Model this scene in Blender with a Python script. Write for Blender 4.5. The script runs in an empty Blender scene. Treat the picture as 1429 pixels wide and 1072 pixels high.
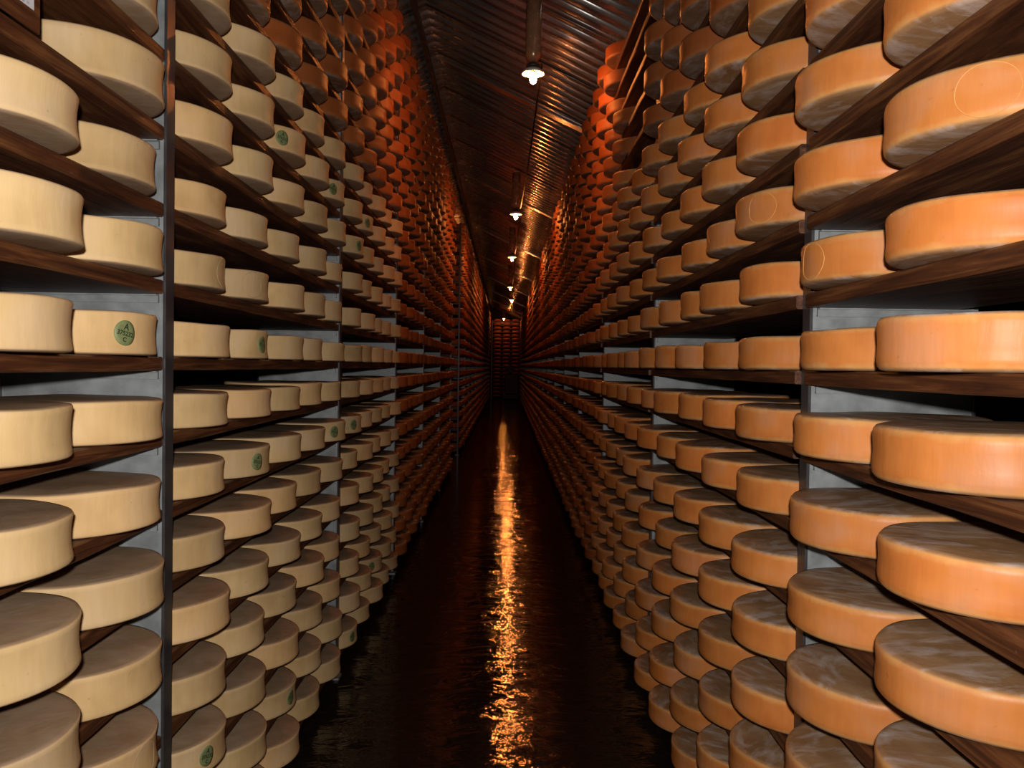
import bpy, bmesh, math, random
import numpy as np
from mathutils import Matrix, Vector

random.seed(7)
rng = np.random.default_rng(7)
scene = bpy.context.scene
C = scene.collection

# ------------------------------------------------------------------ camera
F_PX, CAM_Z = 1153.0, 1.58
fwd = Vector(((706.5 - 714.5) / F_PX, (536 - 511.5) / F_PX, -1)).normalized()   # the aisle direction seen by the camera
up = Vector((0.014, 1, 0)); up = (up - fwd * up.dot(fwd)).normalized()
rgt = fwd.cross(up)
ROT = Matrix((rgt, fwd, up))
cam_d = bpy.data.cameras.new('camera')
cam_d.sensor_width = 36
cam_d.lens = F_PX / 1429 * 36
cam_d.clip_start = 0.02
cam_d.clip_end = 200
cam = bpy.data.objects.new('camera', cam_d)
C.objects.link(cam)
cam.matrix_world = Matrix.Translation((0, 0, CAM_Z)) @ ROT.to_4x4()
scene.camera = cam

# ------------------------------------------------------------------ world, flash, exposure
w = bpy.data.worlds.new('cellar_air')
scene.world = w
w.use_nodes = True
w.node_tree.nodes['Background'].inputs[0].default_value = (1.0, 0.55, 0.3, 1)
w.node_tree.nodes['Background'].inputs[1].default_value = 0.0006

fl = bpy.data.lights.new('camera_flash', 'SPOT')          # the flash fired from just above and behind the lens
fl.energy = 212
fl.color = (1.0, 0.96, 0.90)
fl.spot_size = math.radians(120)
fl.spot_blend = 1.0
fl.shadow_soft_size = 0.018
flo = bpy.data.objects.new('camera_flash', fl)
C.objects.link(flo)
flo.matrix_world = Matrix.Translation((0.0, -0.07, CAM_Z + 0.085)) @ ROT.to_4x4()

scene.view_settings.view_transform = 'Standard'
scene.view_settings.look = 'None'
scene.view_settings.gamma = 1.0
scene.view_settings.use_curve_mapping = False
scene.view_settings.exposure = 0.0

LAMP_WATT = 850.0       # emission strength of the bulbs
LAMP_COL = (1.0, 0.28, 0.060, 1)

# ------------------------------------------------------------------ dimensions
L = 2.1                      # one rack bay
K = L / F_PX
PITCH = 0.1858               # board to board
R_CH, H_CH = 0.2, 0.092      # cheese wheel
B_TH = 0.035                 # board thickness
NB = 19                      # bays in each rack
SIDES = {
    'L': dict(s=-1, post=0.829, xc=0.972, z0=1.592, y0=0.96 * L, rows=range(-8, 14), top=4.11, gap={6}),
    'R': dict(s=1, post=0.7285, xc=0.833, z0=1.580, y0=0.945 * L, rows=range(-8, 12), top=3.665, gap=set()),
}
POST_W = 0.05
RX, RZ, RS = -0.714, 4.58, 0.47     # roof ridge and slope


def roof_z(x):
    return RZ - RS * abs(x - RX)


# ------------------------------------------------------------------ materials
def new_mat(name):
    m = bpy.data.materials.new(name)
    m.use_nodes = True
    nt = m.node_tree
    return m, nt, nt.nodes['Principled BSDF']


def N(nt, t, **kw):
    n = nt.nodes.new(t)
    for k, v in kw.items():
        setattr(n, k, v)
    return n


def ramp(nt, fac, stops):
    r = N(nt, 'ShaderNodeValToRGB')
    els = r.color_ramp.elements
    while len(els) < len(stops):
        els.new(0.5)
    for e, (p, c) in zip(els, stops):
        e.position = p
        e.color = c if len(c) == 4 else (*c, 1)
    nt.links.new(fac, r.inputs[0])
    return r.outputs[0]


def mix(nt, fac, a, b, mode='MIX'):
    m = N(nt, 'ShaderNodeMix', data_type='RGBA', blend_type=mode)
    for sock, v in ((0, fac), (6, a), (7, b)):
        if hasattr(v, 'links'):
            nt.links.new(v, m.inputs[sock])
        else:
            m.inputs[sock].default_value = v if sock == 0 else ((*v, 1) if len(v) == 3 else v)
    return m.outputs[2]


def math_n(nt, op, a, b=None, clamp=False):
    m = N(nt, 'ShaderNodeMath', operation=op, use_clamp=clamp)
    for i, v in enumerate((a, b)):
        if v is None:
            continue
        if hasattr(v, 'links'):
            nt.links.new(v, m.inputs[i])
        else:
            m.inputs[i].default_value = v
    return m.outputs[0]


def noise(nt, vec, scale, detail=4, rough=0.55, w=None, dist=0.0):
    n = N(nt, 'ShaderNodeTexNoise', noise_dimensions='4D' if w is not None else '3D')
    n.inputs['Scale'].default_value = scale
    n.inputs['Detail'].default_value = detail
    n.inputs['Roughness'].default_value = rough
    n.inputs['Distortion'].default_value = dist
    nt.links.new(vec, n.inputs['Vector'])
    if w is not None:
        nt.links.new(w, n.inputs['W'])
    return n.outputs['Fac']


def mapping(nt, vec, scale):
    m = N(nt, 'ShaderNodeMapping')
    m.inputs['Scale'].default_value = scale
    nt.links.new(vec, m.inputs[0])
    return m.outputs[0]


def bump(nt, h, strength, dist, bsdf):
    b = N(nt, 'ShaderNodeBump')
    b.inputs['Strength'].default_value = strength
    b.inputs['Distance'].default_value = dist
    nt.links.new(h, b.inputs['Height'])
    nt.links.new(b.outputs[0], bsdf.inputs['Normal'])


def cheese_mat(name, side_cols, rim_col, rim_amt, face_cols, bloom, rough):
    m, nt, b = new_mat(name)
    tc = N(nt, 'ShaderNodeTexCoord')
    oi = N(nt, 'ShaderNodeObjectInfo')
    rn = N(nt, 'ShaderNodeAttribute', attribute_name='rnd')
    lz = N(nt, 'ShaderNodeAttribute', attribute_name='lz')
    wv = math_n(nt, 'MULTIPLY', math_n(nt, 'ADD', oi.outputs['Random'], rn.outputs['Fac']), 37.0)
    rnd = math_n(nt, 'FRACT', math_n(nt, 'ADD', oi.outputs['Random'], rn.outputs['Fac']))
    sep = N(nt, 'ShaderNodeSeparateXYZ')
    nt.links.new(tc.outputs['Normal'], sep.inputs[0])
    face = ramp(nt, math_n(nt, 'ABSOLUTE', sep.outputs[2]), [(0.55, (0, 0, 0)), (0.85, (1, 1, 1))])
    # sides: large soft blotches, faint upright striations, paler or darker rim
    n1 = noise(nt, tc.outputs['Object'], 7, 3, 0.5, wv)
    side = ramp(nt, n1, [(0.34, side_cols[0]), (0.50, side_cols[1]), (0.66, side_cols[2])])
    n2 = noise(nt, mapping(nt, tc.outputs['Object'], (55, 55, 7)), 1.0, 3, 0.6, wv)
    side = mix(nt, 0.35, side, ramp(nt, n2, [(0.3, (0.72, 0.70, 0.68)), (0.7, (1, 1, 1))]), 'MULTIPLY')
    hz = math_n(nt, 'ABSOLUTE', math_n(nt, 'SUBTRACT', lz.outputs['Fac'], 0.5))
    nr = noise(nt, tc.outputs['Object'], 22, 3, 0.6, wv)
    rimf = ramp(nt, math_n(nt, 'ADD', hz, math_n(nt, 'MULTIPLY', math_n(nt, 'SUBTRACT', nr, 0.5), 0.30)), [(0.33, (0, 0, 0)), (0.46, (1, 1, 1))])
    side = mix(nt, math_n(nt, 'MULTIPLY', rimf, rim_amt), side, rim_col)
    sp = noise(nt, tc.outputs['Object'], 60, 2, 0.5, wv)
    side = mix(nt, ramp(nt, sp, [(0.70, (0, 0, 0)), (0.78, (0.45, 0.45, 0.45))]), side, tuple(c * 0.5 for c in side_cols[0]))
    # flat faces: brown washed rind, press-cloth streaks and bloom
    n3 = noise(nt, tc.outputs['Object'], 11, 5, 0.6, wv)
    fc = ramp(nt, n3, [(0.30, face_cols[0]), (0.65, face_cols[1])])
    n4 = noise(nt, mapping(nt, tc.outputs['Object'], (8, 20, 8)), 1.0, 5, 0.62, wv, 0.8)
    fc = mix(nt, math_n(nt, 'MULTIPLY', ramp(nt, n4, [(0.48, (0, 0, 0)), (0.74, (1, 1, 1))]), bloom), fc, (0.62, 0.53, 0.50))
    col = mix(nt, face, side, fc)
    # wheel-to-wheel tone
    tone = ramp(nt, rnd, [(0.0, (0.82, 0.80, 0.80)), (0.5, (0.97, 0.97, 0.97)), (1.0, (1.0, 0.90, 0.84))])
    col = mix(nt, 1.0, col, tone, 'MULTIPLY')
    nt.links.new(col, b.inputs['Base Color'])
    b.inputs['Roughness'].default_value = rough
    b.inputs['Specular IOR Level'].default_value = 0.25
    hb = math_n(nt, 'ADD', math_n(nt, 'MULTIPLY', n2, 0.5), math_n(nt, 'MULTIPLY', n4, 0.6))
    bump(nt, hb, 0.35, 0.004, b)
    return m


M = {}
M['pale'] = cheese_mat('cream_rind', [(0.56, 0.375, 0.170), (0.66, 0.455, 0.220), (0.68, 0.485, 0.275)], (0.60, 0.41, 0.22), 0.35,
                       [(0.285, 0.180, 0.100), (0.385, 0.265, 0.165)], 0.16, 0.55)
M['orange'] = cheese_mat('orange_rind', [(0.50, 0.160, 0.036), (0.575, 0.200, 0.048), (0.55, 0.23, 0.100)], (0.62, 0.36, 0.13), 0.6,
                         [(0.25, 0.120, 0.052), (0.37, 0.215, 0.108)], 0.8, 0.45)

M['aged_dimmed'] = cheese_mat('red_brown_rind', [(0.30, 0.082, 0.020), (0.36, 0.105, 0.028), (0.37, 0.125, 0.042)], (0.40, 0.17, 0.06), 0.35,
                       [(0.17, 0.085, 0.045), (0.25, 0.15, 0.09)], 0.5, 0.5)  # rind of aged wheels; also darkens distant bays in place of light falloff


def wood_mat(name, dark, mid, light):
    m, nt, b = new_mat(name)
    tc = N(nt, 'ShaderNodeTexCoord')
    oi = N(nt, 'ShaderNodeObjectInfo')
    wv = math_n(nt, 'MULTIPLY', oi.outputs['Random'], 53.0)
    v = mapping(nt, tc.outputs['Object'], (9, 1.1, 22))
    g = noise(nt, v, 2.2, 5, 0.6, wv, 1.4)
    fine = noise(nt, mapping(nt, tc.outputs['Object'], (60, 3, 90)), 2.0, 3, 0.6, wv)
    wet = noise(nt, mapping(nt, tc.outputs['Object'], (3, 1.3, 3)), 1.6, 3, 0.5, wv)
    c = ramp(nt, g, [(0.28, dark), (0.50, mid), (0.72, light)])
    c = mix(nt, 0.5, c, ramp(nt, fine, [(0.3, (0.5, 0.45, 0.42)), (0.65, (1, 1, 1))]), 'MULTIPLY')
    c = mix(nt, 0.7, c, ramp(nt, wet, [(0.35, (0.50, 0.44, 0.40)), (0.62, (1, 1, 1))]), 'MULTIPLY')
    sp = noise(nt, tc.outputs['Object'], 26, 3, 0.6, wv)
    c = mix(nt, ramp(nt, sp, [(0.70, (0, 0, 0)), (0.80, (0.5, 0.5, 0.5))]), c, (0.42, 0.36, 0.30))
    nt.links.new(c, b.inputs['Base Color'])
    b.inputs['Roughness'].default_value = 0.5
    b.inputs['Specular IOR Level'].default_value = 0.4
    bump(nt, math_n(nt, 'ADD', g, fine), 0.4, 0.004, b)
    return m


M['wood'] = wood_mat('damp_spruce', (0.026, 0.008, 0.004), (0.095, 0.030, 0.010), (0.23, 0.092, 0.030))


def metal_mat(name, base, metallic, rough, nscale=14, var=0.35):
    m, nt, b = new_mat(name)
    tc = N(nt, 'ShaderNodeTexCoord')
    n = noise(nt, tc.outputs['Object'], nscale, 4, 0.6)
    lo = tuple(c * (1 - var) for c in base)
    nt.links.new(ramp(nt, n, [(0.3, lo), (0.7, base)]), b.inputs['Base Color'])
    b.inputs['Metallic'].default_value = metallic
    r = ramp(nt, n, [(0.3, (rough * 0.8,) * 3), (0.7, (rough * 1.25,) * 3)])
    nt.links.new(r, b.inputs['Roughness'])
    return m


M['steel'] = metal_mat('galvanised_sheet', (0.29, 0.31, 0.32), 0.3, 0.45)
M['post'] = metal_mat('shade_dark_upright_steel', (0.085, 0.08, 0.085), 0.5, 0.35)  # shade of the grazingly lit aisle face is put into this dark base colour
M['roof'] = metal_mat('roof_sheet_metal', (0.58, 0.53, 0.49), 0.80, 0.24, 2.2, 0.25)
M['beam'] = metal_mat('beam_steel', (0.20, 0.17, 0.15), 0.7, 0.35)
M['tube'] = metal_mat('brown_enamel_tube', (0.50, 0.28, 0.15), 0.35, 0.25)
M['dark'] = metal_mat('dark_casting', (0.05, 0.045, 0.04), 0.2, 0.45)
M['cable'] = metal_mat('black_rubber', (0.02, 0.018, 0.016), 0.0, 0.5)
M['machine'] = metal_mat('dark_machine_paint', (0.035, 0.04, 0.04), 0.1, 0.5)

m, nt, b = new_mat('shade_enamel')
b.inputs['Base Color'].default_value = (0.75, 0.70, 0.60, 1)
b.inputs['Roughness'].default_value = 0.3
M['shade'] = m

m, nt, b = new_mat('lit_bulb')
b.inputs['Base Color'].default_value = (1, 0.8, 0.5, 1)
b.inputs['Emission Color'].default_value = LAMP_COL
b.inputs['Emission Strength'].default_value = LAMP_WATT
M['bulb'] = m

m, nt, b = new_mat('wet_concrete')
tc = N(nt, 'ShaderNodeTexCoord')
o = tc.outputs['Object']
pud = noise(nt, o, 1.3, 4, 0.55)
agg = noise(nt, o, 34, 5, 0.65)
rip = noise(nt, mapping(nt, o, (4.0, 9.5, 1)), 1.0, 4, 0.55, None, 0.6)
nt.links.new(ramp(nt, agg, [(0.3, (0.006, 0.004, 0.003)), (0.7, (0.020, 0.013, 0.009))]), b.inputs['Base Color'])
nt.links.new(ramp(nt, pud, [(0.44, (0.02,) * 3), (0.70, (0.09,) * 3)]), b.inputs['Roughness'])
b.inputs['Specular IOR Level'].default_value = 0.5
hh = math_n(nt, 'ADD', rip, math_n(nt, 'MULTIPLY', agg, math_n(nt, 'MULTIPLY', pud, 0.07)))
bump(nt, hh, 0.45, 0.017, b)
M['floor'] = m

m, nt, b = new_mat('damp_plaster')
tc = N(nt, 'ShaderNodeTexCoord')
n = noise(nt, tc.outputs['Object'], 3, 5, 0.6)
nt.links.new(ramp(nt, n, [(0.3, (0.018, 0.014, 0.011)), (0.7, (0.045, 0.036, 0.03))]), b.inputs['Base Color'])
b.inputs['Roughness'].default_value = 0.85
M['plaster'] = m

for nm, col, rg in (('casein', (0.185, 0.215, 0.085), 0.6), ('ink', (0.012, 0.03, 0.012), 0.6), ('ring', (0.44, 0.30, 0.16), 0.6), ('ring_o', (0.66, 0.30, 0.09), 0.6)):
    m, nt, b = new_mat(nm)
    tc = N(nt, 'ShaderNodeTexCoord')
    n = noise(nt, tc.outputs['Object'], 90, 3, 0.6)
    nt.links.new(ramp(nt, n, [(0.3, tuple(c * 0.8 for c in col)), (0.7, col)]), b.inputs['Base Color'])
    b.inputs['Roughness'].default_value = rg
    M[nm] = m
m, nt, b = new_mat('note_paper')
tc = N(nt, 'ShaderNodeTexCoord')
ln = noise(nt, mapping(nt, tc.outputs['Object'], (1, 45, 110)), 1.0, 2, 0.5)
nt.links.new(ramp(nt, ln, [(0.56, (0.62, 0.62, 0.66)), (0.66, (0.34, 0.34, 0.40))]), b.inputs['Base Color'])
b.inputs['Roughness'].default_value = 0.7
M['paper'] = m


# ------------------------------------------------------------------ mesh helpers
def add_box(bm, x0, x1, y0, y1, z0, z1):
    v = [bm.verts.new((x, y, z)) for z in (z0, z1) for y in (y0, y1) for x in (x0, x1)]
    for f in ((0, 2, 3, 1), (4, 5, 7, 6), (0, 1, 5, 4), (2, 6, 7, 3), (0, 4, 6, 2), (1, 3, 7, 5)):
        bm.faces.new([v[i] for i in f])


def add_lathe(bm, prof, seg, z_off=0.0, cap=True):
    rings = []
    for r, z in prof:
        if r < 1e-6:
            rings.append([bm.verts.new((0, 0, z + z_off))])
        else:
            rings.append([bm.verts.new((r * math.cos(2 * math.pi * i / seg), r * math.sin(2 * math.pi * i / seg), z + z_off)) for i in range(seg)])
    for a, c in zip(rings, rings[1:]):
        for i in range(seg):
            j = (i + 1) % seg
            if len(a) == 1 and len(c) > 1:
                bm.faces.new((a[0], c[j], c[i]))
            elif len(c) == 1 and len(a) > 1:
                bm.faces.new((a[i], a[j], c[0]))
            elif len(a) > 1:
                bm.faces.new((a[i], a[j], c[j], c[i]))
    if cap:
        if len(rings[0]) > 1:
            bm.faces.new(list(reversed(rings[0])))
        if len(rings[-1]) > 1:
            bm.faces.new(rings[-1])


def mesh_of(name, bm, mat, smooth=False, bevel=0.0):
    if bevel:
        bmesh.ops.bevel(bm, geom=list(bm.edges), offset=bevel, segments=1, affect='EDGES', profile=0.5)
    bmesh.ops.recalc_face_normals(bm, faces=bm.faces)
    me = bpy.data.meshes.new(name)
    bm.to_mesh(me)
    bm.free()
    me.materials.append(mat)
    if smooth:
        me.polygons.foreach_set('use_smooth', [True] * len(me.polygons))
    return me


def link(name, me, parent=None, loc=(0, 0, 0), rz=0.0):
    o = bpy.data.objects.new(name, me)
    C.objects.link(o)
    o.location = loc
    o.rotation_euler = (0, 0, rz)
    if parent is not None:
        o.parent = parent
    return o


def box_obj(name, dims, mat, parent=None, bevel=0.0):
    bm = bmesh.new()
    add_box(bm, *dims)
    return link(name, mesh_of(name, bm, mat, bevel=bevel), parent)


def tag(o, label=None, cat=None, group=None, kind=None):
    if label:
        o['label'] = label
    if cat:
        o['category'] = cat
    if group:
        o['group'] = group
    if kind:
        o['kind'] = kind
    return o


def in_view(p, margin=0.04):
    c = ROT.transposed() @ Vector((p[0], p[1], p[2] - CAM_Z))
    if c.z > -0.2:
        return False
    return abs(F_PX * c.x / -c.z) < 714.5 * (1 + margin) and abs(F_PX * c.y / -c.z) < 536 * (1 + margin)


# ------------------------------------------------------------------ the setting
Y0, Y1 = -1.2, 43.0
XL, XR = -1.75, 1.60
tag(box_obj('floor', (XL - 0.1, XR + 0.1, Y0, Y1, -0.12, 0), M['floor']), kind='structure')
tag(box_obj('wall_left', (XL - 0.1, XL, Y0, Y1, 0, roof_z(XL) - 0.05), M['plaster']), kind='structure')
tag(box_obj('wall_right', (XR, XR + 0.1, Y0, Y1, 0, roof_z(XR) - 0.05), M['plaster']), kind='structure')
bm = bmesh.new()
pts = [(XL, 0), (XR, 0), (XR, roof_z(XR) - 0.05), (RX, RZ - 0.05), (XL, roof_z(XL) - 0.05)]
va = [bm.verts.new((x, Y1 - 0.1, z)) for x, z in pts]
vb = [bm.verts.new((x, Y1, z)) for x, z in pts]
bm.faces.new(va)
bm.faces.new(list(reversed(vb)))
for i in range(5):
    j = (i + 1) % 5
    bm.faces.new((va[j], va[i], vb[i], vb[j]))
tag(link('wall_end', mesh_of('wall_end', bm, M['plaster'])), kind='structure')

# corrugated roof: ridge cap with its sheets, rafters and the long beam under the ridge
bm = bmesh.new()
for s in (-1, 1):
    z0_, z1_ = RZ + 0.050, RZ + 0.050 - RS * 0.16
    q = [(RX, Y0, z0_), (RX, Y1, z0_), (RX + s * 0.16, Y1, z1_), (RX + s * 0.16, Y0, z1_)]
    vs = [bm.verts.new(p) for p in q] + [bm.verts.new((p[0], p[1], p[2] + 0.003)) for p in q]
    bm.faces.new(vs[:4]); bm.faces.new(vs[4:][::-1])
    for i in range(4):
        bm.faces.new((vs[i], vs[(i + 1) % 4], vs[4 + (i + 1) % 4], vs[4 + i]))
ceiling = tag(link('ceiling', mesh_of('ridge_cap', bm, M['roof'])), kind='structure')
RIB = 0.17
NRIB = 6


def sheet_mesh(name, xa, xb):
    ys, zs = [], []
    for i in range(NRIB):
        y = i * RIB
        for dy, dz in ((0.0055, 0.0018), (0.0085, 0.0004), (0.0125, 0.0), (0.0575, 0.0), (0.0615, 0.0004), (0.0645, 0.0018), (0.067, 0.005),
                       (0.081, 0.031), (0.0835, 0.0342), (0.0865, 0.0356), (0.0905, 0.036), (0.1475, 0.036), (0.1555, 0.0356), (0.1585, 0.0342), (0.160, 0.031), (0.1715, 0.005)):
            ys.append(y + dy); zs.append(dz)
    bm = bmesh.new()
    top, bot = [], []
    for y, z in zip(ys, zs):
        bot.append([bm.verts.new((x, y, z - RS * abs(x - RX))) for x in (xa, xb)])
        top.append([bm.verts.new((x, y, z + 0.0025 - RS * abs(x - RX))) for x in (xa, xb)])
    n = len(ys)
    for i in range(n - 1):
        bm.faces.new((bot[i][0], bot[i][1], bot[i + 1][1], bot[i + 1][0]))
        bm.faces.new((top[i][0], top[i + 1][0], top[i + 1][1], top[i][1]))
        for e in (0, 1):
            bm.faces.new((bot[i][e], bot[i + 1][e], top[i + 1][e], top[i][e]))
    bm.faces.new((bot[0][0], bot[0][1], top[0][1], top[0][0]))
    bm.faces.new((bot[-1][0], bot[-1][1], top[-1][1], top[-1][0]))
    return mesh_of(name, bm, M['roof'], True)


sh_r = sheet_mesh('roof_sheet', RX, XR + 0.1)
sh_l = sheet_mesh('roof_sheet', XL - 0.1, RX)
nsh = int((Y1 - Y0) / (RIB * NRIB)) + 1
for i in range(nsh):
    for me in (sh_r, sh_l):
        link('roof_sheet', me, ceiling, (0, Y0 + i * RIB * NRIB, RZ + 0.003 * (i % 2)))
for z in [1.55 + 2.3 * i for i in range(8)]:          # flat straps across the sheets
    for s, xe in ((1, XR),):
        bm = bmesh.new()
        q = []
        for x in (RX + s * 0.02, xe):
            zz = roof_z(x) - 0.004
            for dz in (0, -0.007):
                for y in (0, 0.13):
                    q.append(bm.verts.new((x, y, zz + dz)))
        for f in ((0, 1, 3, 2), (4, 6, 7, 5), (0, 4, 5, 1), (2, 3, 7, 6), (0, 2, 6, 4), (1, 5, 7, 3)):
            bm.faces.new([q[k] for k in f])
        link('rafter', mesh_of('rafter', bm, M['roof']), ceiling, (0, z * L, 0))
box_obj('ridge_beam', (-0.800, -0.762, Y0, Y1 - 0.1, 4.455, 4.515), M['beam'], ceiling)

# ------------------------------------------------------------------ cheese meshes
PROF_P = [(0.10, 0.0), (0.186, 0.0), (0.1965, 0.002), (0.1995, 0.006), (0.1982, 0.014), (0.1962, 0.028), (0.1952, 0.046),
          (0.1960, 0.064), (0.1978, 0.078), (0.1992, 0.086), (0.1965, 0.0905), (0.186, 0.092), (0.10, 0.0915)]
PROF_O = [(0.10, 0.0), (0.181, 0.0), (0.1925, 0.0025), (0.1978, 0.009), (0.1995, 0.020), (0.1985, 0.036), (0.1978, 0.048),
          (0.1986, 0.062), (0.1995, 0.076), (0.1982, 0.085), (0.1935, 0.0905), (0.183, 0.092), (0.10, 0.0915)]


def r_at(prof, z):
    p = [q for q in prof if q[0] > 0.18]
    zs = [q[1] for q in p]; rs = [q[0] for q in p]
    return float(np.interp(z, zs, rs))


def cheese_arrays(prof, seg, seed, ragged=0.0):
    """verts, quads, local height 0..1 for one wheel (caps are one polygon each)"""
    g = np.random.default_rng(seed)
    a = np.arange(seg) * 2 * np.pi / seg
    ph = g.uniform(0, 6.28, 6)
    V = []
    for q, (r, z) in enumerate(prof):
        wob = 1 - 0.004 + 0.0035 * np.sin(2 * a + ph[0]) + 0.002 * np.sin(3 * a + ph[1] + z * 20) + 0.0012 * np.sin(7 * a + ph[2] + z * 60)
        zz = z + (0.0012 * np.sin(2 * a + ph[3]) + 0.001 * np.sin(5 * a + ph[4]) if z > 0.05 else 0 * a)
        rr = r * wob
        if ragged and q == 3:
            rr = rr + ragged * np.clip(g.normal(0, 1, seg), 0, 2.2) * (g.random(seg) < 0.35)
        V.append(np.stack([rr * np.cos(a), rr * np.sin(a), np.maximum(zz, 0)], 1))
    n = len(prof)
    V = np.concatenate(V)
    Q = []
    for k in range(n - 1):
        i = np.arange(seg); j = (i + 1) % seg
        Q.append(np.stack([k * seg + i, k * seg + j, (k + 1) * seg + j, (k + 1) * seg + i], 1))
    Q = np.concatenate(Q)
    caps = [list(range(seg))[::-1], [(n - 1) * seg + i for i in range(seg)]]
    lz = np.clip(V[:, 2] / H_CH, 0, 1)
    return V, Q, caps, lz


def cheese_mesh(name, prof, seed, mat, ragged):
    V, Q, caps, lz = cheese_arrays(prof, 72, seed, ragged)
    me = bpy.data.meshes.new(name)
    me.from_pydata(V.tolist(), [], Q.tolist() + caps)
    me.attributes.new('lz', 'FLOAT', 'POINT').data.foreach_set('value', lz.astype(np.float32))
    me.polygons.foreach_set('use_smooth', [True] * len(me.polygons))
    me.materials.append(mat)
    me.update()
    return me


PALE = [cheese_mesh('cream_wheel', PROF_P, 10 + i, M['pale'], 0.0016 if i % 2 == 0 else 0.0006) for i in range(6)]
AGED_DIMMED = [cheese_mesh('red_brown_wheel', PROF_O, 40 + i, M['aged_dimmed'], 0.0) for i in range(4)]
ORNG = [cheese_mesh('orange_wheel', PROF_O, 40 + i, M['orange'], 0.0) for i in range(6)]

# green casein disc and stamp ring, bent to the side of a wheel (facing +x, local height z)
ZM = 0.046


def on_side(u, v, prof, lift):
    z = ZM + v
    r = r_at(prof, z) + lift
    return (r * math.cos(u / 0.195), r * math.sin(u / 0.195), z)


def disc_mesh():
    bm = bmesh.new()
    rings = [[bm.verts.new(on_side(0, 0, PROF_P, 0.0014))]]
    for r in (0.009, 0.018, 0.026):
        rings.append([bm.verts.new(on_side(r * 0.98 * math.cos(t), r * 1.02 * math.sin(t), PROF_P, 0.0014)) for t in np.arange(32) * 2 * math.pi / 32])
    rings.append([bm.verts.new(on_side(0.0262 * math.cos(t), 0.0268 * math.sin(t), PROF_P, -0.002)) for t in np.arange(32) * 2 * math.pi / 32])
    for i in range(32):
        bm.faces.new((rings[0][0], rings[1][i], rings[1][(i + 1) % 32]))
    for a, c in zip(rings[1:], rings[2:]):
        for i in range(32):
            j = (i + 1) % 32
            bm.faces.new((a[i], c[i], c[j], a[j]))
    return mesh_of('casein_disc', bm, M['casein'], True)


def lettering_mesh():
    bm = bmesh.new()
    for txt, size, dv in (('A', 0.019, 0.0125), ('375232', 0.0135, -0.0015), ('C', 0.013, -0.0145)):
        cu = bpy.data.curves.new('t', 'FONT')
        cu.body = txt
        cu.size = size
        cu.align_x = 'CENTER'
        cu.align_y = 'CENTER'
        cu.offset = 0.0004
        to = bpy.data.objects.new('t', cu)
        C.objects.link(to)
        bpy.context.view_layer.update()
        me = to.evaluated_get(bpy.context.evaluated_depsgraph_get()).to_mesh()
        off = len(bm.verts)
        vs = []
        ca, sa = math.cos(-0.2), math.sin(-0.2)
        for v in me.vertices:
            x, y = v.co.x, v.co.y + dv
            x, y = x * ca - y * sa, x * sa + y * ca
            vs.append(bm.verts.new(on_side(x, y, PROF_P, 0.0020)))
        for p in me.polygons:
            try:
                bm.faces.new([vs[i] for i in p.vertices])
            except ValueError:
                pass
        bpy.data.objects.remove(to)
        bpy.data.curves.remove(cu)
    me = bpy.data.meshes.new('lettering')
    bm.to_mesh(me)
    bm.free()
    me.materials.append(M['ink'])
    return me


def ring_mesh(prof, mat):
    bm = bmesh.new()
    loops = []
    for rr, lift in ((0.0388, -0.0003), (0.0392, 0.0006), (0.0398, 0.0006), (0.0402, -0.0003)):
        loops.append([bm.verts.new(on_side(rr * 1.12 * math.cos(t), rr * math.sin(t), prof, lift)) for t in np.arange(48) * 2 * math.pi / 48])
    for a, c in zip(loops, loops[1:]):
        for i in range(48):
            j = (i + 1) % 48
            bm.faces.new((a[i], c[i], c[j], a[j]))
    return mesh_of('stamp_ring', bm, mat, True)


DISC, LETT = disc_mesh(), lettering_mesh()
RING_P, RING_O = ring_mesh(PROF_P, M['ring']), ring_mesh(PROF_O, M['ring_o'])
# (bay, place along the board, row): bearing of the disc on the wheel, degrees
DISCS = {(0, 4, 0): -23, (1, 1, 0): -7, (1, 1, -2): -19, (1, 0, -6): -21, (1, 2, -7): -10, (1, 2, 4): -40, (1, 4, 4): -31,
         (2, 1, 4): -23, (2, 0, 3): -18, (2, 0, -2): -27, (1, 4, -2): -30, (2, 2, -7): -39, (2, 0, -8): -18}
RINGS = {('L', 1, 0, 1): 7, ('L', 1, 1, 1): -24, ('L', 0, 4, -5): -4, ('R', 1, 0, 2): -148, ('R', 0, 4, 1): -173, ('R', 0, 3, 2): -132}

# ------------------------------------------------------------------ racks
ORD = ['zeroth', 'first', 'second', 'third', 'fourth', 'fifth', 'sixth', 'seventh', 'eighth', 'ninth', 'tenth', 'eleventh', 'twelfth',
       'thirteenth', 'fourteenth', 'fifteenth', 'sixteenth', 'seventeenth', 'eighteenth', 'nineteenth', 'twentieth', 'twenty-first',
       'twenty-second', 'twenty-third']
BLEN = L - POST_W - 0.006
BDEP = 0.36
board_meshes = []
for i in range(4):
    bm = bmesh.new()
    n = 12
    g = random.Random(i)
    secs = []
    for k in range(n + 1):
        y = -BLEN / 2 + BLEN * k / n
        fx = g.uniform(-0.002, 0.002)
        c = 0.004
        secs.append([bm.verts.new(p) for p in ((fx + c, y, -B_TH + g.uniform(0, .002)), (fx, y, -B_TH + c + g.uniform(0, .002)), (fx, y, -c), (fx + c, y, 0), (BDEP, y, 0), (BDEP, y, -B_TH))])
    for a, c in zip(secs, secs[1:]):
        for k in range(6):
            bm.faces.new((a[k], a[(k + 1) % 6], c[(k + 1) % 6], c[k]))
    bm.faces.new(secs[0]); bm.faces.new(secs[-1][::-1])
    board_meshes.append(mesh_of('shelf_board', bm, M['wood']))


def post_y(sd, b):            # near face of the upright that ends bay b
    return sd['y0'] + b * L


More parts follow.
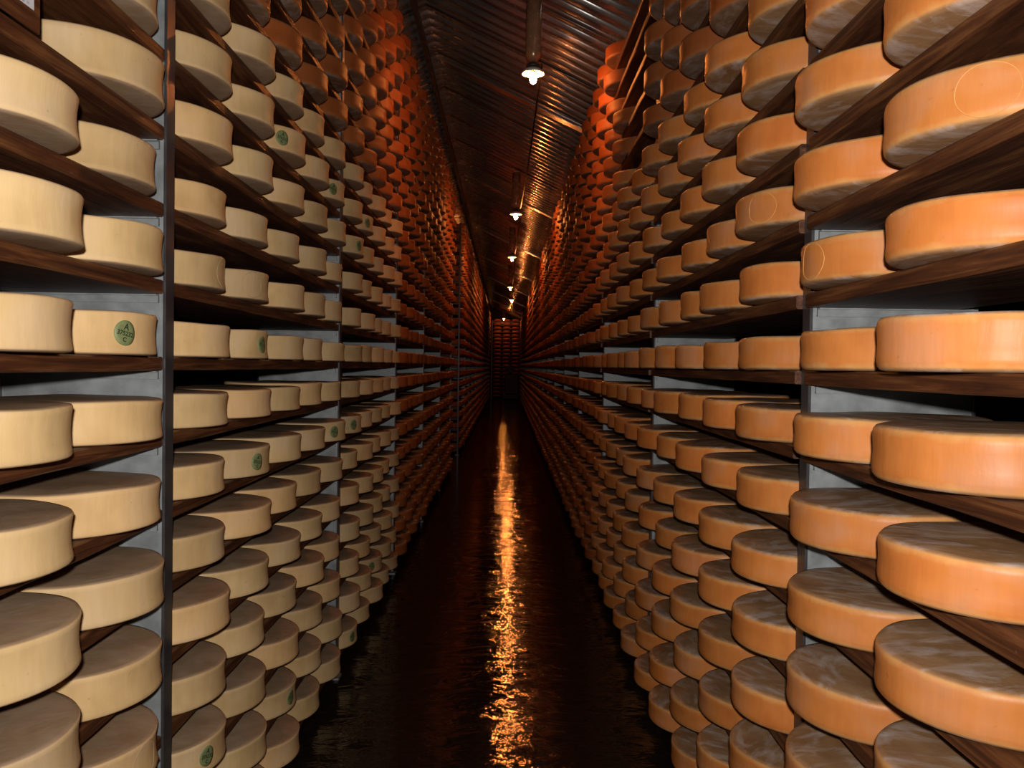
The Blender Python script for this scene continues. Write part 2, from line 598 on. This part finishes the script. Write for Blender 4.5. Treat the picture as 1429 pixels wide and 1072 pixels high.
def bay_y0(sd, b):            # start of the free length of bay b
    return sd['y0'] + (b - 1) * L + POST_W


def upright_mesh(sd):
    bm = bmesh.new()
    t = sd['top']
    add_box(bm, 0, 0.007, 0.0, POST_W, 0.008, t)
    add_box(bm, 0.007, 0.030, POST_W - 0.004, POST_W, 0.008, t)
    add_box(bm, 0.40, 0.407, 0, POST_W, 0.008, t)
    return mesh_of('upright', bm, M['post'], bevel=0.0012)


def panel_mesh(sd):
    bm = bmesh.new()
    for k in sd['rows']:
        zt = sd['z0'] + k * PITCH - B_TH - 0.020
        zb = zt - PITCH + 0.004
        add_box(bm, 0.0165, 0.40, 0.008, 0.011, max(zb, 0.03), zt)
    add_box(bm, 0.0072, 0.016, 0.001, 0.012, 0.02, sd['top'] - 0.02)
    return mesh_of('side_panel', bm, M['steel'])


def rail_mesh():
    bm = bmesh.new()
    add_box(bm, 0.019, 0.399, -0.012, POST_W + 0.012, -0.003, 0.0)
    add_box(bm, 0.019, 0.399, 0.0, 0.016, -0.020, -0.003)
    return mesh_of('support_rail', bm, M['steel'])


def foot_mesh():
    bm = bmesh.new()
    add_box(bm, -0.012, 0.06, -0.012, POST_W + 0.012, 0.0, 0.008)
    return mesh_of('foot_plate', bm, M['steel'])


RAIL, FOOT = rail_mesh(), foot_mesh()
wheels = []        # every wheel: dict(side, bay, j, row, kind, pos)
rack_specs = [('L', range(0, 6), 'tall shelving rack holding cream wheels below and orange wheels above'),
              ('L', range(7, NB), 'tall shelving rack of orange wheels beyond the dark cross passage'),
              ('R', range(0, NB), 'long shelving rack holding only orange cheese wheels')]
for side, bays, label in rack_specs:
    sd = SIDES[side]
    s = sd['s']
    bays = list(bays)
    root = bpy.data.objects.new('shelving_rack', None)
    C.objects.link(root)
    root.location = (s * sd['post'], bay_y0(sd, bays[0]), 0)
    tag(root, label, 'rack', 'cheese racks along the aisle')
    ox, oy = s * sd['post'], bay_y0(sd, bays[0])
    mir = 0.0 if s > 0 else math.pi
    um, pm = upright_mesh(sd), panel_mesh(sd)

    def put(name, me, x, yc, z, half):
        # meshes are drawn for the +x side; a half turn about the piece's own middle makes the other side
        o_ = bpy.data.objects.new(name, me)
        C.objects.link(o_)
        o_.parent = root
        if s > 0:
            o_.location = (x - ox, yc - half - oy, z)
        else:
            o_.scale = (-1, 1, 1)
            o_.location = (x - ox, yc - half - oy, z)
        return o_
    ends = [b for b in bays]
    if bays[0] > 0:
        ends = [bays[0] - 1] + ends
    far_rails = []
    for b in ends:
        py = post_y(sd, b) + POST_W / 2
        put('upright', um, ox, py, 0, POST_W / 2)
        if not (side == 'L' and b in (5, 6)):          # open frames either side of the cross passage
            put('side_panel', pm, ox, py, 0, POST_W / 2)
        put('foot_plate', FOOT, ox, py, 0, POST_W / 2)
        for k in sd['rows']:
            zr = sd['z0'] + k * PITCH - B_TH
            if b <= 4:
                put('support_rail', RAIL, ox, py, zr, POST_W / 2)
            else:
                far_rails.append((py, zr))
    bm = bmesh.new()
    for py, zr in far_rails:
        xa, xb = sorted((s * 0.037, s * 0.399))
        add_box(bm, xa, xb, py - POST_W / 2 - 0.012 - oy, py + POST_W / 2 + 0.012 - oy, zr - 0.003, zr)
    if far_rails:
        tag(link('support_rail', mesh_of('support_rail_far', bm, M['steel']), root), kind='stuff')
    # boards: the nearest 300 of a rack as parts, the rest joined
    bl = [(b, k) for b in bays for k in sd['rows']]
    near, far = bl[:290], bl[290:]
    front = 0.0035 if s < 0 else -0.014
    for b, k in near:
        yc = bay_y0(sd, b) + (L - POST_W) / 2
        o_ = put('shelf_board', random.choice(board_meshes), ox + s * front, yc, sd['z0'] + k * PITCH, 0)
    if far:
        bm = bmesh.new()
        for b, k in far:
            yc = bay_y0(sd, b) + (L - POST_W) / 2 - oy
            xa, xb = sorted((s * front, s * (front + BDEP)))
            zt = sd['z0'] + k * PITCH
            add_box(bm, xa, xb, yc - BLEN / 2, yc + BLEN / 2, zt - B_TH, zt)
        tag(link('shelf_board', mesh_of('shelf_board_far', bm, M['wood']), root), kind='stuff')
    for b in bays:
        for k in sd['rows']:
            for j in range(5):
                if side == 'R' and b == 2 and ((k >= 9 and j <= 2) or (k >= 6 and j <= 1)):
                    continue
                if b == 0 and j < 2:
                    continue
                if side == 'L' and b == 0 and j == 3 and k in (3, 4):
                    continue
                kind = 'pale' if side == 'L' and (b == 0 or (b <= 2 and k <= 5)) else 'orange'
                aged_dimmed = kind == 'orange' and (side == 'L' or b >= 3 or k >= 6 + (b == 2))  # far bays get the darker rind too, painting in the distance dimness
                pit = (L - POST_W) / 5
                x = s * (sd['xc'] + random.uniform(-0.014, 0.012) - (0.024 if side == 'L' and b == 0 and j == 3 else 0))
                y = bay_y0(sd, b) + pit * (j + 0.5) + random.uniform(-0.0025, 0.0025)
                if b == 0 and j == 2:
                    y -= 0.05
                wheels.append(dict(side=side, b=b, j=j, k=k, kind=kind, aged_dimmed=aged_dimmed, p=(x, y, sd['z0'] + k * PITCH + 0.0006)))

# rack across the far end of the aisle
EY = 40.6
root = bpy.data.objects.new('end_rack', None)
C.objects.link(root)
root.location = (0, EY, 0)
tag(root, 'rack of stacked orange wheels closing the far end of the aisle', 'rack')
bm_rows = range(-8, 13)
for x in (-0.72, 0.72):
    box_obj('upright', (x - 0.025, x + 0.025, 0.0, 0.05, 0, 3.86), M['post'], root, 0.003)
for k in bm_rows:
    zt = 1.585 + k * PITCH
    if zt > 3.83:
        continue
    box_obj('shelf_board', (-0.69, 0.69, -0.01, 0.36, zt - B_TH, zt), M['wood'], root, 0.003)
    for x in (-0.452, 0.0, 0.452):
        wheels.append(dict(side='E', b=20, j=0, k=k, kind='orange', aged_dimmed=True, p=(x + random.uniform(-.01, .01), EY + 0.13, zt + 0.0006)))
box_obj('tie_bar', (-0.745, 0.745, 0.362, 0.40, 3.70, 3.76), M['post'], root)

# ------------------------------------------------------------------ cheese wheels
for q in wheels:
    x, y, z = q['p']
    d2 = x * x + y * y + (z - CAM_Z) ** 2
    xe = x - math.copysign(R_CH * 0.9, x) if q['side'] != 'E' else x
    q['vis'] = any(in_view((xe, yy, zz), 0.0) for yy in (y - 0.1, y, y + 0.15) for zz in (z, z + H_CH))
    q['size'] = (1.0 if q['vis'] else 0.0) / d2
og = sorted([q for q in wheels if q['kind'] == 'orange'], key=lambda q: -q['size'])
single = [q for q in wheels if q['kind'] == 'pale' and q['vis']] + [q for q in og[:298] if q['vis']]
ids = {id(q) for q in single}
rest = [q for q in wheels if id(q) not in ids and (q['kind'] == 'orange')]
# wheels just outside the frame keep the shelves filled when the viewer steps aside
rest_pale = [q for q in wheels if id(q) not in ids and q['kind'] == 'pale']

for q in single:
    pale = q['kind'] == 'pale'
    me = random.choice(PALE if pale else AGED_DIMMED if q['aged_dimmed'] else ORNG)
    o_ = link('cream_cheese_wheel' if pale else 'orange_cheese_wheel', me, None, q['p'], random.uniform(0, 6.283))
    o_.scale = (1, 1, random.uniform(0.94, 1.05))
    key = (q['b'], q['j'], q['k'])
    where = f"{ORD[q['j'] + 1]} along {ORD[q['k'] + 9]} board up "
    where += 'before the first upright' if q['b'] == 0 else f"between {ORD[q['b']]} and {ORD[q['b'] + 1]} uprights"
    if q['side'] == 'L' and key in DISCS:
        o_.rotation_euler.z = 0
        o_.scale = (1, 1, 1)
        d = link('casein_disc', DISC, o_, (0, 0, 0), math.radians(DISCS[key]))
        d['label'] = 'round green casein disc with dark lettering'
        link('lettering', LETT, d)
        lab = 'cream wheel with green disc ' + where
    else:
        lab = ('cream cheese wheel ' if pale else 'red-brown cheese wheel ' if q['aged_dimmed'] else 'orange cheese wheel ') + where
    rk = (q['side'],) + key
    if rk in RINGS:
        o_.rotation_euler.z = 0
        o_.scale = (1, 1, 1)
        link('stamp_ring', RING_P if pale else RING_O, o_, (0, 0, 0), math.radians(RINGS[rk]))
    if not pale:
        lab += ' of all-orange rack' if q['side'] == 'R' else ' of mixed rack'
    tag(o_, lab, 'cheese', 'cream cheese wheels' if pale else 'orange cheese wheels')


def wheel_bulk(name, qs, prof, mat, label):
    VV, QQ, LZ, RN, MI, off = [], [], [], [], [], 0
    tpl = {}
    for q in qs:
        seg = 36 if q['b'] < 5 else (24 if q['b'] < 9 else 14)
        pr = prof if q['b'] < 9 else [prof[i] for i in (0, 1, 3, 6, 9, 11, 12)]
        v_ = int(rng.integers(0, 5))
        if (seg, v_) not in tpl:
            tpl[(seg, v_)] = cheese_arrays(pr, seg, 70 + v_)
        V, Q, caps, lz = tpl[(seg, v_)]
        a = rng.uniform(0, 6.28)
        ca, sa = math.cos(a), math.sin(a)
        W = V.copy()
        W[:, 0] = V[:, 0] * ca - V[:, 1] * sa
        W[:, 1] = V[:, 0] * sa + V[:, 1] * ca
        W[:, 2] *= rng.uniform(0.94, 1.05)
        W += np.array(q['p'])
        n = len(prof) if q['b'] < 9 else 7
        # caps as a quad strip across the ring
        cq = []
        for base, flip in ((0, True), ((n - 1) * seg, False)):
            for i in range(seg // 2 - 1):
                quad = [base + i, base + i + 1, base + (seg - 2 - i), base + (seg - 1 - i)]
                cq.append(quad[::-1] if flip else quad)
        VV.append(W)
        QQ.append(np.concatenate([Q, np.array(cq)]) + off)
        LZ.append(lz)
        MI.append(np.full(len(Q) + len(cq), int(q['aged_dimmed'])))
        RN.append(np.full(len(V), rng.random()))
        off += len(V)
    V = np.concatenate(VV); Q = np.concatenate(QQ)
    me = bpy.data.meshes.new(name)
    me.vertices.add(len(V))
    me.vertices.foreach_set('co', V.astype(np.float32).ravel())
    me.loops.add(Q.size)
    me.loops.foreach_set('vertex_index', Q.astype(np.int32).ravel())
    me.polygons.add(len(Q))
    me.polygons.foreach_set('loop_start', np.arange(0, Q.size, 4, dtype=np.int32))
    me.polygons.foreach_set('use_smooth', np.ones(len(Q), dtype=bool))
    me.polygons.foreach_set('material_index', np.concatenate(MI).astype(np.int32))
    me.update(calc_edges=True)
    me.attributes.new('lz', 'FLOAT', 'POINT').data.foreach_set('value', np.concatenate(LZ).astype(np.float32))
    me.attributes.new('rnd', 'FLOAT', 'POINT').data.foreach_set('value', np.concatenate(RN).astype(np.float32))
    for m_ in mat:
        me.materials.append(m_)
    o_ = link(name, me)
    tag(o_, label, 'cheese', None, 'stuff')
    return o_


wheel_bulk('orange_cheese_wheels', rest, PROF_O, [M['orange'], M['aged_dimmed']], 'countless smaller orange and red-brown cheese wheels receding along both racks')
if rest_pale:
    wheel_bulk('cream_cheese_wheels', rest_pale, PROF_P, [M['pale'], M['pale']], 'cream cheese wheels on the topmost and lowest boards beside the aisle entrance')

# ------------------------------------------------------------------ pendant lamps and their cable
ZL = CAM_Z + 1100 * K
lamps = [(0.155, 2.70, -0.03), (0.10, 5.26, 0), (0.080, 7.33, 0), (0.073, 10.1, 0), (0.131, 12.0, 0), (-0.150, 18.75, 0.245)]


def lamp_meshes():
    out = {}
    bm = bmesh.new()
    add_lathe(bm, [(0.0, -0.047), (0.010, -0.045), (0.019, -0.036), (0.0240, -0.022), (0.0240, -0.008), (0.019, 0.010), (0.014, 0.026), (0.014, 0.032)], 20)
    out['bulb'] = mesh_of('bulb', bm, M['bulb'], True)
    bm = bmesh.new()
    add_lathe(bm, [(0.020, 0.060), (0.050, 0.054), (0.070, 0.036), (0.077, 0.020), (0.0745, 0.020), (0.066, 0.034), (0.048, 0.050), (0.020, 0.056), (0.020, 0.060)], 32, cap=False)
    out['shade'] = mesh_of('lamp_shade', bm, M['shade'], True)
    bm = bmesh.new()
    add_lathe(bm, [(0.018, 0.030), (0.018, 0.060), (0.046, 0.062), (0.050, 0.072), (0.044, 0.084), (0.024, 0.092), (0.016, 0.100), (0.012, 0.112)], 24)
    out['holder'] = mesh_of('lamp_holder', bm, M['dark'], True)
    return out


LM = lamp_meshes()
names = ['bare-bulb pendant lamp on brown tube, first along the aisle', 'pendant lamp second along the aisle under the metal roof',
         'pendant lamp third along the aisle under the metal roof', 'pendant lamp fourth along the aisle under the metal roof',
         'pendant lamp fifth along the aisle under the metal roof', 'pendant lamp hanging right before the end rack']
for i, (x, zb, dz) in enumerate(lamps):
    y = zb * L
    t = bpy.data.objects.new('pendant_lamp', None)
    C.objects.link(t)
    t.location = (x, y, ZL + dz)
    tag(t, names[i], 'lamp', 'pendant lamps over the aisle')
    link('bulb', LM['bulb'], t)
    link('lamp_shade', LM['shade'], t)
    link('lamp_holder', LM['holder'], t)
    top = roof_z(x) - ZL - dz - 0.004
    bm = bmesh.new()
    add_lathe(bm, [(0.010, 0.098), (0.028, 0.106), (0.044, 0.124), (0.053, 0.150), (0.055, 0.175), (0.055, top - 0.04)], 28)
    link('drop_tube', mesh_of('drop_tube', bm, M['tube'], True), t)

bm = bmesh.new()
pts = []
for (xa, za, da), (xb, zb, db) in zip(lamps, lamps[1:]):
    for k in range(12):
        f = k / 12
        pts.append((0.0585 + xa + (xb - xa) * f, (za + (zb - za) * f) * L, ZL + 0.088 + da + (db - da) * f - 0.10 * (zb - za) / 3 * 4 * f * (1 - f)))
pts.append((0.0585 + lamps[-1][0], lamps[-1][1] * L, ZL + 0.088 + lamps[-1][2]))
rings = [[bm.verts.new((x + 0.007 * math.cos(a), y, z + 0.007 * math.sin(a))) for a in [2 * math.pi * q / 8 for q in range(8)]] for x, y, z in pts]
for a, c in zip(rings, rings[1:]):
    for q in range(8):
        bm.faces.new((a[q], a[(q + 1) % 8], c[(q + 1) % 8], c[q]))
bm.faces.new(rings[0]); bm.faces.new(rings[-1])
co = link('power_cable', mesh_of('power_cable', bm, M['cable'], True))
tag(co, 'thin black cable strung along the aisle from lamp to lamp', 'cable')

# ------------------------------------------------------------------ note board hung on the cream rack
nb = bpy.data.objects.new('note_board', None)
C.objects.link(nb)
nb.location = (-0.8235, 1.465, 2.148)
tag(nb, 'small wooden board with a written paper sheet hung on the cream wheel rack', 'note board')
box_obj('backing', (-0.0055, 0.0, -0.26, 0.0, 0.0, 0.30), M['wood'], nb, 0.0015)
box_obj('paper', (0.0002, 0.0012, -0.245, -0.022, 0.034, 0.28), M['paper'], nb)
for y in (-0.22, -0.04):
    bm = bmesh.new()
    add_lathe(bm, [(0.004, 0.0), (0.004, 0.0015), (0.002, 0.003)], 10)
    bmesh.ops.rotate(bm, verts=bm.verts, cent=(0, 0, 0), matrix=Matrix.Rotation(math.pi / 2, 3, 'Y'))
    link('nail', mesh_of('nail', bm, M['steel']), nb, (0.0003, y, 0.290))

# ------------------------------------------------------------------ dark handling machine at the far end
mc = bpy.data.objects.new('handling_machine', None)
C.objects.link(mc)
mc.location = (0.22, 38.9, 0)
tag(mc, 'dark upright handling machine with a narrow mast standing before the end rack', 'machine')
box_obj('base', (-0.36, 0.36, -0.45, 0.45, 0.06, 0.30), M['machine'], mc, 0.02)
box_obj('body', (-0.30, 0.34, -0.30, 0.30, 0.30, 1.25), M['machine'], mc, 0.03)
box_obj('mast', (-0.13, 0.02, -0.06, 0.06, 1.25, 2.12), M['machine'], mc, 0.01)
box_obj('carriage', (-0.26, 0.20, -0.22, 0.06, 1.30, 1.62), M['machine'], mc, 0.02)
for x in (-0.28, 0.28):
    for y in (-0.34, 0.34):
        bm = bmesh.new()
        add_lathe(bm, [(0.0, -0.025), (0.05, -0.025), (0.06, -0.018), (0.06, 0.018), (0.05, 0.025), (0.0, 0.025)], 18)
        bmesh.ops.rotate(bm, verts=bm.verts, cent=(0, 0, 0), matrix=Matrix.Rotation(math.pi / 2, 3, 'Y'))
        link('wheel', mesh_of('wheel', bm, M['cable'], True), mc, (x, y, 0.06))
